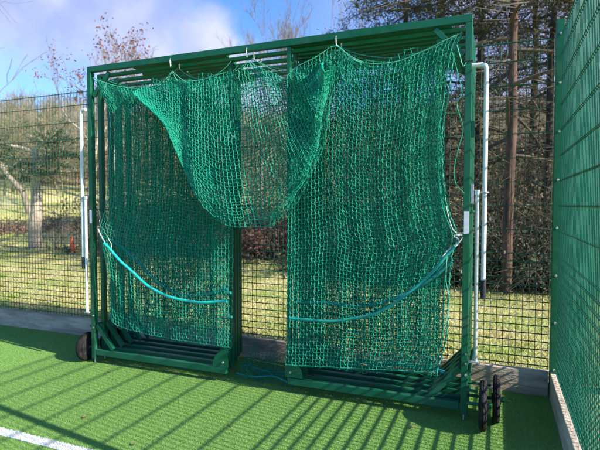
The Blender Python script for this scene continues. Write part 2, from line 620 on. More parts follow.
n = 260
x = rng.uniform(-9, .8, n)
y = rng.uniform(4.7, 10, n)
g.add(*leaf_quads(np.stack([x, y, height(x, y) + .045], 1), .03, True))
link('fallen_leaf_litter', g.mesh('fallen_leaf_litter'), M['deadleaf'], kind='stuff',
     label='brown leaf litter scattered over the grass beyond the fence', cat='leaf litter')
LEAVES = [((555 - 445, 373), 'small tan leaf lying on sunlit turf below the left wheel'),
          ((232, 428), 'tiny pale leaf lying on turf near bottom centre of the picture'),
          ((413, 429), 'tiny brown leaf on striped turf in front of the right net panel'),
          ((503, 398), 'tan leaf against the back board beside the outer right wheel'),
          ((509, 403), 'dry leaf lying in the shade between right wheels and side board'),
          ((14, 335), 'tiny leaf on turf near the back board at the left edge'),
          ((85, 419), 'tiny pale leaf on turf just above the white pitch line'),
          ((134, 446), 'small pale leaf lying at the foot of the picture beside a shadow stripe')]
for (u, v), lab in LEAVES:
    a, b = (u - 300) / F0, (225 - v) / F0
    d = [_F[i] + a * _R[i] + b * _U[i] for i in range(3)]
    t = (0 - H) / d[2]
    c = Vector((d[0] * t, d[1] * t, .017))
    bm = bmesh.new()
    s = random.uniform(.010, .018)
    an = random.uniform(0, PI)
    ring = []
    for k in range(9):
        ph = 2 * PI * k / 9
        rr = s * (1.25 if k % 3 == 0 else .75)
        ring.append(bm.verts.new((c.x + rr * 1.3 * math.cos(ph + an), c.y + rr * math.sin(ph + an), c.z + random.uniform(-.002, .006))))
    m0 = bm.verts.new(c)
    for k in range(9):
        bm.faces.new((m0, ring[k], ring[(k + 1) % 9]))
    r = bmesh.ops.solidify(bm, geom=list(bm.faces), thickness=.0006)
    link('fallen_leaf', bm_mesh(bm, 'fallen_leaf'), M['deadleaf'], label=lab, cat='leaf', group='fallen leaves on the turf')

# ------------------------------------------------------------------ boards and mesh fences
KH = .205
bm = bmesh.new()
xs = [.415, -1.9, -4.3, -6.7, -9.1, -11.5]
for a, b in zip(xs[:-1], xs[1:]):
    bm_box(bm, ((a + b) / 2, 4.468, KH / 2 - .02), (a - b - .006, .065, KH + .04), .006)
kb = link('edge_board', bm_mesh(bm, 'edge_board'), M['concrete'], label='long grey weathered board along the foot of the back fence', cat='edge board')
bm = bmesh.new()
ys = [4.50, 2.0, -.5, -3]
for a, b in zip(ys[:-1], ys[1:]):
    bm_box(bm, (.455, (a + b) / 2, KH / 2 - .018), (.07, a - b - .006, KH + .04), .006)
link('edge_board', bm_mesh(bm, 'edge_board'), M['concrete2'], label='shorter sunlit board along the foot of the solid-looking side fence at right', cat='edge board')

FT = 2.95
ZW = [.24 + .0667 * k for k in range(15)]
ZW += [z for z in np.arange(ZW[-1] + .2, FT, .2)]
ZW = [z for z in ZW if z < FT - .05] + [FT - .022]


def wire_panel(axis, a0, a1, c, rv, rh, name, m, parent, sides=6):
    """axis 'x': panel runs along x at y=c; axis 'y': along y at x=c.  verticals every 50 mm, doubled horizontals"""
    g = Geo()
    n = int(round((a1 - a0) / .05))
    v = a0 + .025 + np.arange(n) * .05
    v = v + rng.normal(0, .0006, n)
    z0, z1 = np.full(n, .215), np.full(n, FT)
    cc = np.full(n, c)
    P = (lambda a, b, z: np.stack([a, b, z], 1)) if axis == 'x' else (lambda a, b, z: np.stack([b, a, z], 1))
    g.pr(P(v, cc, z0), P(v, cc, z1), rv, None, sides)
    for off in (-(rv + rh), rv + rh):
        zz = np.array(ZW)
        k = len(zz)
        seg = np.linspace(a0 + .004, a1 - .004, 5)
        for s0, s1 in zip(seg[:-1], seg[1:]):
            g.pr(P(np.full(k, s0), np.full(k, c + off), zz), P(np.full(k, s1), np.full(k, c + off), zz), rh, None, sides)
    return link(name, g.mesh(name, True), m, parent)


def fence_post(x, y, name, parent, bolt_dir, m):
    bm = bmesh.new()
    bm_box(bm, (x, y, FT / 2 + .05), (.06, .06, FT + .1), .004)
    o = link(name, bm_mesh(bm, name), m, parent)
    bx, by = bolt_dir
    for k in range(8):
        z = .24 + k * .385
        bm = bmesh.new()
        p = Vector((x + bx * .030, y + by * .030, z))
        q = p + Vector((bx, by, 0)) * .011
        bm_cyl(bm, p, q, .011, 10, .008)
        link('bolt', bm_mesh(bm, 'bolt', True), M['galv'], o)
    return o


bf = thing('mesh_fence', (-3, 4.5, 0), 'open dark green mesh fence running behind the cage', 'fence')
px = [.445, -1.62, -4.12, -6.62, -9.12]
for i, x in enumerate(px):
    fence_post(x, 4.43 if i == 0 else 4.53, 'fence_post', bf, (0, -1) if i == 0 else (0, 1), M['steel'])
for a, b in zip(px[:-1], px[1:]):
    wire_panel('x', b + .003, (a if a < 0 else .418) - .003, 4.475, .0028, .0032, 'mesh_panel', M['wire'], bf)
sf = thing('mesh_fence', (.47, 1, 0), 'side mesh fence at the right edge, nearly solid bright green seen edge-on', 'fence')
py = [1.98, -.52, -3.02]
for y in py:
    fence_post(.53, y, 'fence_post', sf, (1, 0), M['steel'])
for a, b in ((4.395, 1.98), (1.98, -.52), (-.52, -3.02)):
    wire_panel('y', b + .003, a - .003, .462, .0039, .0040, 'mesh_panel', M['sidewire'], sf)

# ------------------------------------------------------------------ the practice cage
XL, XR, ZT, ZB = -3.72, -.205, 2.93, .05
XM1, XM2 = -2.20, -1.60
NF, DY, Y0 = 5, .13, 3.72
cage = thing('practice_cage', (-1.96, 3.98, 0), 'tall green steel sports net cage on black wheels, its nested frames hung with green netting', 'net cage')
T = .046
frames = []
for k in range(NF):
    y = Y0 + DY * k
    zt = ZT - (0, .032, .052, .068, .084)[k]
    bm = bmesh.new()
    bm_box(bm, ((XL + XR) / 2, y, zt - .028), (XR - XL + T, T, .056 if k == 0 else .030))
    # doubled sleeve beams over the two side bays
    bm_box(bm, ((XL + XM1) / 2 + .24, y + .062, zt - .030), (XM1 - XL - .50, .05, .05))
    bm_box(bm, ((XM2 + XR) / 2 - .06, y + .062, zt - .030), (XR - XM2 - .12, .05, .05))
    fr = link('nested_frame', bm_mesh(bm, 'nested_frame'), M['steel'], cage)
    frames.append(fr)

    def sub(name, fn, m=M['steel'], sm=False):
        b = bmesh.new()
        fn(b)
        return link(name, bm_mesh(b, name, sm), m, fr)
    ztp = zt - (.057 if k == 0 else .031)
    for x in (XL, XR):
        sub('post', lambda b: bm_box(b, (x, y, (ZB + ztp) / 2), (T, T if k else .05, ztp - ZB)))
    sh = -.045 * k
    if k:
        sub('post', lambda b: bm_box(b, (XM1 + .015 + sh, y + .01, (.11 + ztp) / 2), (.036, .036, ztp - .11)))
    sub('post', lambda b: bm_box(b, (XM2, y + .01, (.11 + ztp) / 2), (.036, .036, ztp - .11)))
    sub('base_rail', lambda b: bm_box(b, ((XL + XM1 + sh) / 2 + .01, y, .112), (XM1 + sh - XL - T + .02, .044, .056)))
    sub('base_rail', lambda b: bm_box(b, ((XR + XM2) / 2 - .02, y, .106), (XR - XM2 - T + .02, .044, .056)))
    for s, x in ((1, XL), (-1, XR)):
        sub('corner_brace', lambda b: bm_bar(b, (x + s * .035, y + .003, 2.645), (x + s * .235, y + .003, zt - .075), .038, .034))
        sub('corner_brace', lambda b: bm_bar(b, (x + s * .03, y + .003, .385), (x + s * .235, y + .003, .155), .04, .034))
    # rounded gusset plates at the inner ends of the base rails
    for s, x in ((-1, XM1 + .02 + sh), (1, XM2 - .03)):
        def plate(b):
            r = .165
            f_, k_ = [], []
            pts = [(x, .143)] + [(x + s * r * math.sin(a) * .95, .143 + r * math.cos(a)) for a in np.linspace(0, PI / 2, 9)]
            yy = y - .022
            fa = [b.verts.new((p[0], yy, p[1])) for p in pts]
            fb = [b.verts.new((p[0], yy + .006, p[1])) for p in pts]
            b.faces.new(fa)
            b.faces.new(fb[::-1])
            for i in range(len(pts)):
                j = (i + 1) % len(pts)
                b.faces.new((fa[i], fb[i], fb[j], fa[j]))
        sub('gusset_plate', plate)
    if k < 2:
        for x, z in ((XM1 - .025 + sh, .19), (XM2 + .02, .185)):
            sub('bolt', lambda b: bm_cyl(b, (x, y - .022, z), (x, y - .034, z), .009, 10), M['galv'], True)
    for x in (XL, XR):
        sub('foot_bolt', lambda b: bm_cyl(b, (x, y, ZB - .045), (x, y, ZB + .005), .008, 10), M['galv'], True)

f0 = frames[0]
for x, zz in ((XR, (.345, .43, .50)), (XL, (.36, .48))):
    for z in zz:
        bm = bmesh.new()
        bm_cyl(bm, (x + .010, Y0 - .025, z), (x + .010, Y0 - .034, z), .008, 10)
        link('bolt', bm_mesh(bm, 'bolt', True), M['galv'], f0)
# side rails that tie the nest front to back
for x in (XL - .036, XR + .036):
    for z, r in ((.37, .012), (1.53, .008)):
        bm = bmesh.new()
        bm_cyl(bm, (x, Y0 - .02, z), (x, Y0 + DY * 4 + .05, z), r, 10)
        link('tie_rod', bm_mesh(bm, 'tie_rod', True), M['steel'], cage)
# hinge block on right post
bm = bmesh.new()
bm_box(bm, (XR + .036, Y0, 2.12), (.024, .04, .11), .003)
link('hinge_block', bm_mesh(bm, 'hinge_block'), M['steel'], cage)
bm = bmesh.new()
bm_box(bm, (XR + .036, Y0, 1.66), (.022, .03, .14), .003)
link('hinge_block', bm_mesh(bm, 'hinge_block'), M['galv'], cage)
# label plates
for x, z0, z1, wd in ((XR + .001, 1.37, 1.535, .034), (XL, 1.40, 1.53, .030)):
    bm = bmesh.new()
    bm_box(bm, (x, Y0 - .0275, (z0 + z1) / 2), (wd, .003, z1 - z0), .001)
    link('label_plate', bm_mesh(bm, 'label_plate'), M['sticker'], cage)

# ---- wheels
def make_wheel(x, y, side, axle_to, r=.155, wd=.052):
    prof = []
    n = 40
    bm = bmesh.new()
    pf = [(-wd / 2 + .004, r * .62), (-wd / 2, r * .80), (-wd / 2 + .003, r * .93), (-wd / 4, r * .985), (-.004, r), (-.0025, r * .975), (.0025, r * .975), (.004, r),
          (wd / 4, r * .985), (wd / 2 - .003, r * .93), (wd / 2, r * .80), (wd / 2 - .004, r * .62)]
    rings = []
    for i in range(n):
        a = 2 * PI * i / n
        lug = 1 if i % 2 else .982
        rings.append([bm.verts.new((x + p[0], y + p[1] * (lug if p[1] > r * .9 else 1) * math.cos(a), r + .002 + p[1] * (lug if p[1] > r * .9 else 1) * math.sin(a))) for p in pf])
    for i in range(n):
        A, B = rings[i], rings[(i + 1) % n]
        for j in range(len(pf)):
            j2 = (j + 1) % len(pf)
            bm.faces.new((A[j], A[j2], B[j2], B[j]))
    zc = r + .002
    b2 = bmesh.new()
    bm_cyl(b2, (x - wd * .28, y, zc), (x + wd * .28, y, zc), r * .61, 28)
    for s in (-1, 1):
        bm_cyl(b2, (x + s * wd * .28, y, zc), (x + s * wd * .62, y, zc), r * .22, 16)
    wh = link('wheel', bm_mesh(b2, 'wheel', True), M['black'], cage)
    link('tyre', bm_mesh(bm, 'tyre', True), M['tyre'], wh)
    b3 = bmesh.new()
    bm_cyl(b3, (x + side * (wd * .62 + .022), y, zc), (axle_to, y, zc), .012, 12)
    bm_cyl(b3, (x + side * (wd * .62 + .022), y, zc), (x + side * (wd * .62), y, zc), .02, 12)
    link('axle', bm_mesh(b3, 'axle', True), M['steel'], wh)
    b3 = bmesh.new()          # upper fork bar and its end cap
    bm_cyl(b3, (x - side * wd * .70, y + .01, zc + .09), (axle_to, y + .01, zc + .09), .010, 12)
    link('fork_bar', bm_mesh(b3, 'fork_bar', True), M['steel'], wh)


make_wheel(-.070, 3.60, 1, XR + .02, r=.176)
make_wheel(.015, 3.77, 1, XR + .02, r=.172)
make_wheel(-3.84, 3.74, -1, XL - .02, r=.145, wd=.055)
make_wheel(-3.80, 4.02, -1, XL - .02, r=.145, wd=.055)


# ---- white prop poles folded against both ends
def prop(x0, y, side, xa, ztop, zbot, ztip, x2, z2t, z2b):
    bm = bmesh.new()
    pts = [(xa, y, ztop), (x0 - side * .03, y, ztop), (x0 - side * .008, y, ztop - .008), (x0, y, ztop - .03), (x0, y, zbot)]
    bm_tube(bm, pts, .0165, 14, up=(0, 1, 0))
    p = link('prop_pole', bm_mesh(bm, 'prop_pole', True), M['white'], cage)
    bm = bmesh.new()
    bm_cyl(bm, (x0, y, zbot + .01), (x0, y, ztip), .0195, 16)
    link('rubber_cap', bm_mesh(bm, 'rubber_cap', True), M['black'], p)
    bm = bmesh.new()
    yy = y - .005
    bm_tube(bm, [(x2, yy, z2t), (x2 + side * .002, yy, (z2t + z2b) / 2), (x2 + side * .004, yy, z2b)], .014, 14, up=(0, 1, 0))
    q = link('prop_pole', bm_mesh(bm, 'prop_pole', True), M['white' if side < 0 else 'galv'], cage)
    bm = bmesh.new()
    for zc in (z2t - .005,):
        ring = [(x0 + .024 * math.cos(a), y + .024 * math.sin(a), zc) for a in np.linspace(0, 2 * PI, 16, endpoint=False)]
        bm_tube(bm, ring, .006, 8, True)
    bm_cyl(bm, (x2, yy, z2t - .005), (x0 - side * .02, y, z2t - .005), .008, 10)
    bm_cyl(bm, (x2, yy, z2t - .02), (x2, yy, z2t + .012), .021, 14)
    link('collar', bm_mesh(bm, 'collar', True), M['galv'], q)
    bm = bmesh.new()
    bm_box(bm, ((x2 + xa) / 2 + side * .012, yy, z2b + .005), (abs(x2 - xa) + .03, .03, .018), .003)
    link('bracket', bm_mesh(bm, 'bracket'), M['galv'], q)


prop(-.085, 3.735, 1, XR + .02, 2.575, 1.03, .905, -.135, 1.675, .435)
prop(-3.800, 3.672, -1, XL - .02, 2.512, 1.055, .948, -3.757, 1.657, .508)


# ------------------------------------------------------------------ netting
def px(pts, Y):
    return [at(u, v, Y) for u, v in pts]


def coons(top, bot, left, right, nu, nv):
    T_, B_ = arc_line(top, nu), arc_line(bot, nu)
    L_, R_ = arc_line(left, nv), arc_line(right, nv)
    s = np.linspace(0, 1, nu)[None, :, None]
    t = np.linspace(0, 1, nv)[:, None, None]
    G = (1 - t) * T_[None] + t * B_[None] + (1 - s) * L_[:, None] + s * R_[:, None]
    G -= (1 - s) * (1 - t) * T_[0] + s * (1 - t) * T_[-1] + (1 - s) * t * B_[0] + s * t * B_[-1]
    return G        # nv, nu, 2  (x, z)


def net_geo(P, r, jit=.003, zig=.0045, drop=0.0, rg=rng, g=None, rh=None):
    rh = rh or r * .72
    zig *= .45
    """P: nv x nu x 3 node grid -> knotted square net"""
    P = P.copy()
    nv, nu = P.shape[:2]
    P += rg.normal(0, jit, P.shape)
    sg = np.where((np.arange(nv)[:, None] + np.arange(nu)[None, :]) % 2, 1, -1)
    P[:, :, 0] += sg * zig
    P[:, :, 2] += sg * zig * .4
    g = g or Geo()

    def strands(A, B, r):
        mid = (A + B) / 2 + rg.normal(0, jit * .6, A.shape) + np.array([0, 0, -.0015])
        g.pr(np.concatenate([A, mid]), np.concatenate([mid, B]), r, None, 3)
    strands(P[:-1].reshape(-1, 3), P[1:].reshape(-1, 3), r)
    strands(P[:, :-1].reshape(-1, 3), P[:, 1:].reshape(-1, 3), rh)
    # knots: small diamonds at the crossings
    K = P.reshape(-1, 3)
    e = np.array([0, 0, r * 2.0])
    g.pr(K - e, K, r * .5, r * 2.0, 4)
    g.pr(K, K + e, r * 2.0, r * .5, 4)
    return g


def ripples(nv, nu, amp, nf, seed, drift=1.0):
    rg = np.random.default_rng(seed)
    s = np.linspace(0, 1, nu)[None, :]
    t = np.linspace(0, 1, nv)[:, None]
    out = np.zeros((nv, nu))
    for i in range(4):
        f = nf * rg.uniform(.5, 1.6)
        out += amp / 2 * rg.uniform(.4, 1) * np.sin(2 * PI * (f * s + rg.uniform(0, 1) + drift * rg.uniform(-.5, .5) * t) + np.sin(3 * t * rg.uniform(.5, 1.5) + i))
    return out


def net_part(name, geo, m):
    return link(name, geo.mesh(name), m, cage)


def hem(P, r, m, name='net_edge_cord', parent=None, seg=6):
    bm = bmesh.new()
    bm_tube(bm, [tuple(p) for p in P], r, seg)
    return link(name, bm_mesh(bm, name, True), m, parent or cage)


# left panel, front sheet
Lt = px([(97, 79), (115, 86), (140, 90), (158, 86), (172, 79), (186, 83), (205, 81), (229, 74)], Y0)
Lb = px([(114, 317), (125, 326), (170, 337), (229, 346)], Y0)
Ll = px([(97, 79), (113, 113), (113, 160), (110, 205), (104, 232), (110, 262), (114, 317)], Y0)
Lr = px([(229, 73), (230, 200), (229, 346)], Y0)
nu, nv = 44, 78
G2 = coons(Lt, Lb, Ll, Lr, nu, nv)
Yw = Y0 - .05 + .02 * np.linspace(0, 1, nu)[None, :] + ripples(nv, nu, .009, 4, 5)
Pn = np.stack([G2[..., 0], Yw, G2[..., 1]], -1)
g = net_geo(Pn, .0028, jit=.0016, zig=.0075)
Pb = Pn + np.array([.018, .04, -.018])
net_geo(Pb, .0026, jit=.0018, zig=.0075, g=g)
nl = net_part('side_net', g, M['net'])
hem(Pn[:, 0], .0028, M['palecord'], parent=nl)
hem(Pn[0, :], .0032, M['palecord'], parent=nl)
hem(Pn[-1, :], .0028, M['net'], parent=nl)

# right panel, front sheet
Rt = px([(291, 78), (300, 69), (318, 60), (337, 48), (352, 58), (372, 65), (400, 62), (430, 49), (462, 33)], Y0)
Rb = px([(289, 362), (350, 366), (437, 372)], Y0)
Rl = px([(291, 78), (292, 230), (289, 362)], Y0)
Rr = px([(462, 33), (455, 52), (448, 100), (442, 140), (446, 200), (457, 234), (452, 256), (449, 290), (447, 335), (437, 372)], Y0)
nu, nv = 43, 84
G2 = coons(Rt, Rb, Rl, Rr, nu, nv)
Yw = Y0 - .075 + .06 * np.linspace(0, 1, nu)[None, :] + ripples(nv, nu, .009, 4, 9)
Pr = np.stack([G2[..., 0], Yw, G2[..., 1]], -1)
Pr[:, :, 0] += .012 * np.sin(np.linspace(0, 7, nv))[:, None] * np.sin(np.linspace(0, PI, nu))[None, :]
Pr[:, :, 2] -= .03 * np.sin(np.linspace(0, PI, nu))[None, :] * np.sin(np.linspace(0, PI, nv))[:, None]
g = net_geo(Pr, .0030, jit=.0016, zig=.0085)
Pb = Pr + np.array([.019, .045, -.018])
Pb[:, -1] = Pr[:, -1]
net_geo(Pb, .0029, jit=.0018, zig=.0085, g=g)
nrt = net_part('side_net', g, M['net'])
hem(Pr[:, -1], .0030, M['palecord'], parent=nrt)
hem(Pr[0, :], .0034, M['palecord'], parent=nrt)
hem(Pr[-1, :], .0030, M['net'], parent=nrt)
hem(Pr[:, -2] + np.array([0, -.004, 0]), .0024, M['net'], parent=nrt)

# gathered sheets hanging on the frames behind
for k in (.5, 1, 1.5, 2, 2.6, 3.2, 4):
    y = Y0 + DY * k - .045
    for side in (0, 1):
        rg = np.random.default_rng(int(40 + k * 4 + side))
        if side == 0:
            xa, xb = -3.45 + .07 * rg.uniform(-1, 1) + .03 * k, XM1 - .045 * k - .03
            zt_, zb_ = 2.75, .34 + .03 * k
        else:
            xa, xb = XM2 + .02, -.42 + .03 * rg.uniform(-1, 1)
            zt_, zb_ = 2.75, .26 + .03 * k
        nu = int((xb - xa) / .029)
        nv = int((zt_ - zb_) / .040)
        s = np.linspace(0, 1, nu)[None, :]
        t = np.linspace(0, 1, nv)[:, None]
        hook = .07 * np.abs(np.sin(PI * (s * 2 + .3)))
        zz = zt_ - hook - (zt_ - zb_ - hook) * t + .03 * np.sin(9 * s + k) * t
        pinch = .06 * np.exp(-((t - .55) / .12) ** 2)
        if side == 0:
            xx = xa + (xb - xa) * s - pinch * (1 - s)
        else:
            xx = xa + (xb - xa) * s + pinch * s
        xx = xx + ripples(nv, nu, .02, 5, int(70 + k * 2 + 20 * side), .6)
        yy = y + ripples(nv, nu, .04, 7, int(130 + k * 2 + 20 * side), .4)
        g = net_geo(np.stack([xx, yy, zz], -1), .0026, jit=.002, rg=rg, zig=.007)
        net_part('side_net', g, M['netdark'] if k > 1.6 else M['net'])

# roof net slung under the top beams
xs_ = np.arange(-3.62, -.28, .045)
ys_ = np.arange(Y0 + .02, Y0 + .56, .045)
XX, YY = np.meshgrid(xs_, ys_)
hk = np.array([-3.66, -2.80, -1.99, -1.17, -.26])
dmin = np.min(np.abs(XX[..., None] - hk), -1)
ZZ = 2.82 - .10 * np.sin(np.clip(dmin / .41, 0, 1) * PI / 2) - .05 * np.sin((YY - Y0) / .56 * PI) + .01 * np.sin(XX * 17 + YY * 9)
g = net_geo(np.stack([XX, YY, ZZ], -1), .0015)
# a second slack fold of the roof net
ZZ2 = ZZ - .05 - .03 * np.sin(XX * 5 + 1) ** 2
net_geo(np.stack([XX + .012, YY * .96 + .15, ZZ2], -1), .0015, g=g)
net_part('roof_net', g, M['net'])

# pouch of slack roof net sagging into the middle bay: front face, round bottom, back face
topc = px([(134, 92), (146, 89), (160, 85), (172, 79), (186, 83), (210, 81), (230, 73), (248, 66), (268, 71), (285, 75), (300, 71), (312, 67), (324, 63)], Y0 - .03)
botc = px([(138, 97), (152, 110), (166, 128), (177, 152), (186, 178), (203, 206), (226, 225), (250, 229), (270, 227), (283, 215), (298, 192), (310, 168), (318, 140), (322, 108), (325, 74)], Y0 - .19)
nu = 72
Tc, Bc = arc_line(topc, nu), arc_line(botc, nu)
nv1 = 44
rows = []
rgp = np.random.default_rng(3)
bul = ripples(2 * nv1, nu, .028, 5, 15, .3)
for j in range(2 * nv1):
    t = j / (2 * nv1 - 1) * 2
    tp = t if t <= 1 else 2 - t
    e = tp ** 1.0
    # side strands hang straight first, then swing into the fold
    x = Tc[:, 0] * (1 - e) + Bc[:, 0] * e
    z = Tc[:, 1] * (1 - e) + Bc[:, 1] * e
    z = z - .06 * np.sin(PI * tp) * np.sin(np.linspace(0, PI, nu)) + .008 * np.sin(np.linspace(0, 30, nu) + tp * 4)
    if t > 1:
        x = x + .05 * math.sin(PI * (t - 1))
        z = z + .05 * (t - 1) * 0
    y = Y0 - .035 - .155 * math.sin(PI / 2 * tp) + (0 if t <= 1 else .30 * (t - 1)) + bul[j]
    rows.append(np.stack([x, np.broadcast_to(y, x.shape), z], -1))
Pp = np.array(rows)
g = net_geo(Pp, .0034, jit=.002, zig=.006, rh=.0024)
Pq = Pp[3:-3:1].copy()
Pq[:, :, 1] += .10
Pq[:, :, 0] += .03
Pq[:, :, 2] += .04 + .02 * np.sin(Pq[:, :, 0] * 9)
net_geo(Pq, .0017, jit=.004, zig=.006, g=g)
pouch = net_part('roof_net', g, M['net'])
pouch['label'] = 'slack pouch of netting sagging in front of the middle bay'
# rolled selvedge running up the right side of the pouch
ed = px([(272, 226), (277, 212), (290, 197), (307, 172), (316, 144), (320, 115), (322, 92)], Y0 - .2)
edp = arc_line(ed, 34)
Pe = np.zeros((34, 5, 3))
for j in range(34):
    for i in range(5):
        a = i / 4 * 2.6 + j * .5
        Pe[j, i] = (edp[j, 0] + .024 * math.cos(a), Y0 - .215 + .024 * math.sin(a), edp[j, 1] + .008 * math.sin(a * 2))
g = net_geo(Pe, .0024, jit=.005, zig=.006)
link('rolled_hem', g.mesh('rolled_hem'), M['net'], pouch)

# slack netting lying low across the doorway
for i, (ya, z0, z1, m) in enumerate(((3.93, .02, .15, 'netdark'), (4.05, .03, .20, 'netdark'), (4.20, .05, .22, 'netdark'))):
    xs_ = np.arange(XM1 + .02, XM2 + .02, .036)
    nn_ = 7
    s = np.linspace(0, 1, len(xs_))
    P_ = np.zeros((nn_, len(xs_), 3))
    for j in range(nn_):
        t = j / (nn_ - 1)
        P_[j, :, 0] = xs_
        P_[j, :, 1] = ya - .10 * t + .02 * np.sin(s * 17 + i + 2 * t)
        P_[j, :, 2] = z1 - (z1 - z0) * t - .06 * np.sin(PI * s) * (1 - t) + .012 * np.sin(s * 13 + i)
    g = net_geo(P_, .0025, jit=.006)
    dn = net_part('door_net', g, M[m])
    if i < 2:
        pts = [(x_, ya - .09 + .02 * math.sin(x_ * 20), .035 + .03 * abs(math.sin(x_ * 6 + i * 1.7)) + .02 * i) for x_ in np.linspace(XM1 + .02, XM2, 26)]
        hem(np.array(pts), .008, M['teal'], 'hem_rope', dn)

# ---- hooks on the beams and knots
for k in range(3):
    for (u, v) in ((172, 67), (248, 56), (337, 46)):
        hx, _ = at(u, v, Y0)
        y = Y0 + DY * k - .026
        z = ZT - (.064, .055, .05)[k]
        bm = bmesh.new()
        ring = [(hx + .003 * k, y + .006 + .010 * math.cos(a), z + .004 + .03 * math.sin(a)) for a in np.linspace(0, 2 * PI, 12, endpoint=False)]
        bm_tube(bm, ring, .0045, 6, True)
        bm_tube(bm, [(hx, y, z - .022), (hx + .006, y - .004, z - .036), (hx + .004, y - .003, z - .044)], .004, 6)
        link('net_hook', bm_mesh(bm, 'net_hook', True), M['cord'], frames[k])
# steep net peaks below each hook on the second frames, pale lacing cord
for k in (1, 2):
    y = Y0 + DY * k - .03
    for side, (xa, xb, hooks) in enumerate(((-3.66, XM1, [at(172, 67, Y0)[0]]), (-1.99, -.26, [at(337, 46, Y0)[0]]))):
        xs_ = [xa] + hooks + [xb]
        pts = []
        for a, b in zip(xs_[:-1], xs_[1:]):
            for t in np.linspace(0, 1, 14):
                pts.append((a + (b - a) * t, y, 2.85 - .13 * math.sin(PI * t) ** .8))
        hem(np.array(pts), .003, M['palecord'], 'lacing_cord')

# ---- elastic ropes
ropes = [
    ('cyan', .0125, [(104, 243), (116, 256), (130, 270), (146, 284), (160, 293), (178, 299), (196, 302), (212, 302), (227, 301)], Y0 - .105),
    ('teal', .015, [(112, 240), (132, 255), (150, 275), (170, 290), (190, 296), (212, 293), (228, 289)], Y0 - .012),
    ('teal', .0115, [(455, 246), (446, 256), (433, 271), (416, 287), (400, 299), (385, 309), (370, 315), (350, 319), (330, 321), (310, 320), (290, 318)], Y0 - .115),
    ('teal', .014, [(452, 262), (430, 280), (410, 292), (390, 300), (370, 305), (350, 306), (330, 303), (296, 302)], Y0 - .02),
    ('teal', .008, [(450, 255), (420, 290), (390, 305), (350, 315), (300, 310)], Y0 + .20),
]
for i, (m, r, pts, Yp) in enumerate(ropes):
    q = smooth_line([(*at(u, v, Yp),) for u, v in pts], 60)
    P3 = [(a, Yp + .006 * math.sin(j * .5), b) for j, (a, b) in enumerate(q)]
    hem(np.array(P3), r, M[m] if not (i == 2) else mat('teal_rope_bright', ((.007, .22, .185), (.011, .31, .26)), scale=80, rough=.45), 'elastic_rope', cage, 10)  # front right rope gets a brighter teal than the ones behind
# rope end stub at the left doorway post
for (u, v) in ((230, 293), (231, 317)):
    x, z = at(u, v, Y0 - .03)
    bm = bmesh.new()
    bm_cyl(bm, (x - .03, Y0 - .04, z), (x + .015, Y0 - .04, z + .004), .013, 12)
    link('rope_end', bm_mesh(bm, 'rope_end', True), M['teal'], cage)

# grey tie cords from rope ends to posts and loose strings
def string(pts, Yp, r, m, name='tie_cord'):
    q = smooth_line([at(u, v, Yp) for u, v in pts], 8 * len(pts))
    hem(np.array([(a, Yp + .004 * math.sin(j), b) for j, (a, b) in enumerate(q)]), r, M[m], name)


string([(98, 229), (101, 235), (105, 243)], Y0 - .06, .0075, 'cord')
string([(97, 226), (102, 228), (107, 236), (112, 247), (110, 256)], Y0 - .05, .003, 'cord')
string([(97, 206), (100, 214), (100, 224), (104, 229)], Y0 - .05, .003, 'cord')
string([(113, 231), (117, 241), (122, 248)], Y0 + .06, .007, 'cord')
string([(462, 235), (454, 236), (459, 241), (449, 250), (442, 257)], Y0 - .06, .0055, 'cord')
string([(463, 237), (456, 246), (448, 250), (443, 256)], Y0 - .065, .0045, 'cord')
string([(464, 233), (455, 232), (450, 222), (446, 206)], Y0 - .055, .0035, 'cord')
string([(457, 45), (460, 56), (463, 66), (466, 63)], Y0 - .05, .0035, 'palecord')
string([(452, 52), (457, 70), (462, 92), (457, 105), (463, 128), (458, 150), (454, 170), (456, 184), (464, 193)], Y0 - .03, .003, 'net')
string([(337, 45), (343, 51), (351, 58), (362, 63)], Y0 - .05, .0045, 'palecord')
string([(447, 255), (446, 280), (449, 300), (445, 330)], Y0 - .05, .003, 'palecord')
for (hu, hv), ends in (((172, 71), ((160, 85), (166, 82), (178, 81), (188, 83))),
                      ((248, 60), ((236, 71), (243, 68), (254, 68), (264, 70))),
                      ((337, 50), ((318, 65), (328, 61), (345, 60), (356, 63)))):
    for eu, ev in ends:
        string([(hu, hv), ((hu + eu) / 2, (hv + ev) / 2 + 1), (eu, ev)], Y0 - .045, .0025, 'palecord')
# black zip tie on right post
bm = bmesh.new()
ring = [(XR + sx * .027, Y0 + sy * .029, 2.60) for sx, sy in ((-1, -1), (1, -1), (1, 1), (-1, 1))]
bm_tube(bm, ring, .004, 6, True)
link('zip_tie', bm_mesh(bm, 'zip_tie'), M['black'], cage)
# turquoise webbing lying on the base rails in the right bay
bm = bmesh.new()
pts = [(x_, Y0 + .24 + .03 * math.sin(x_ * 7), .265 + .008 * math.sin(x_ * 23)) for x_ in np.linspace(-1.15, -.36, 24)]
bm_tube(bm, pts, .017, 8)
link('webbing', bm_mesh(bm, 'webbing', True), mat('turquoise_webbing', ((.006, .20, .24), (.01, .32, .36)), scale=30, rough=.6), cage)


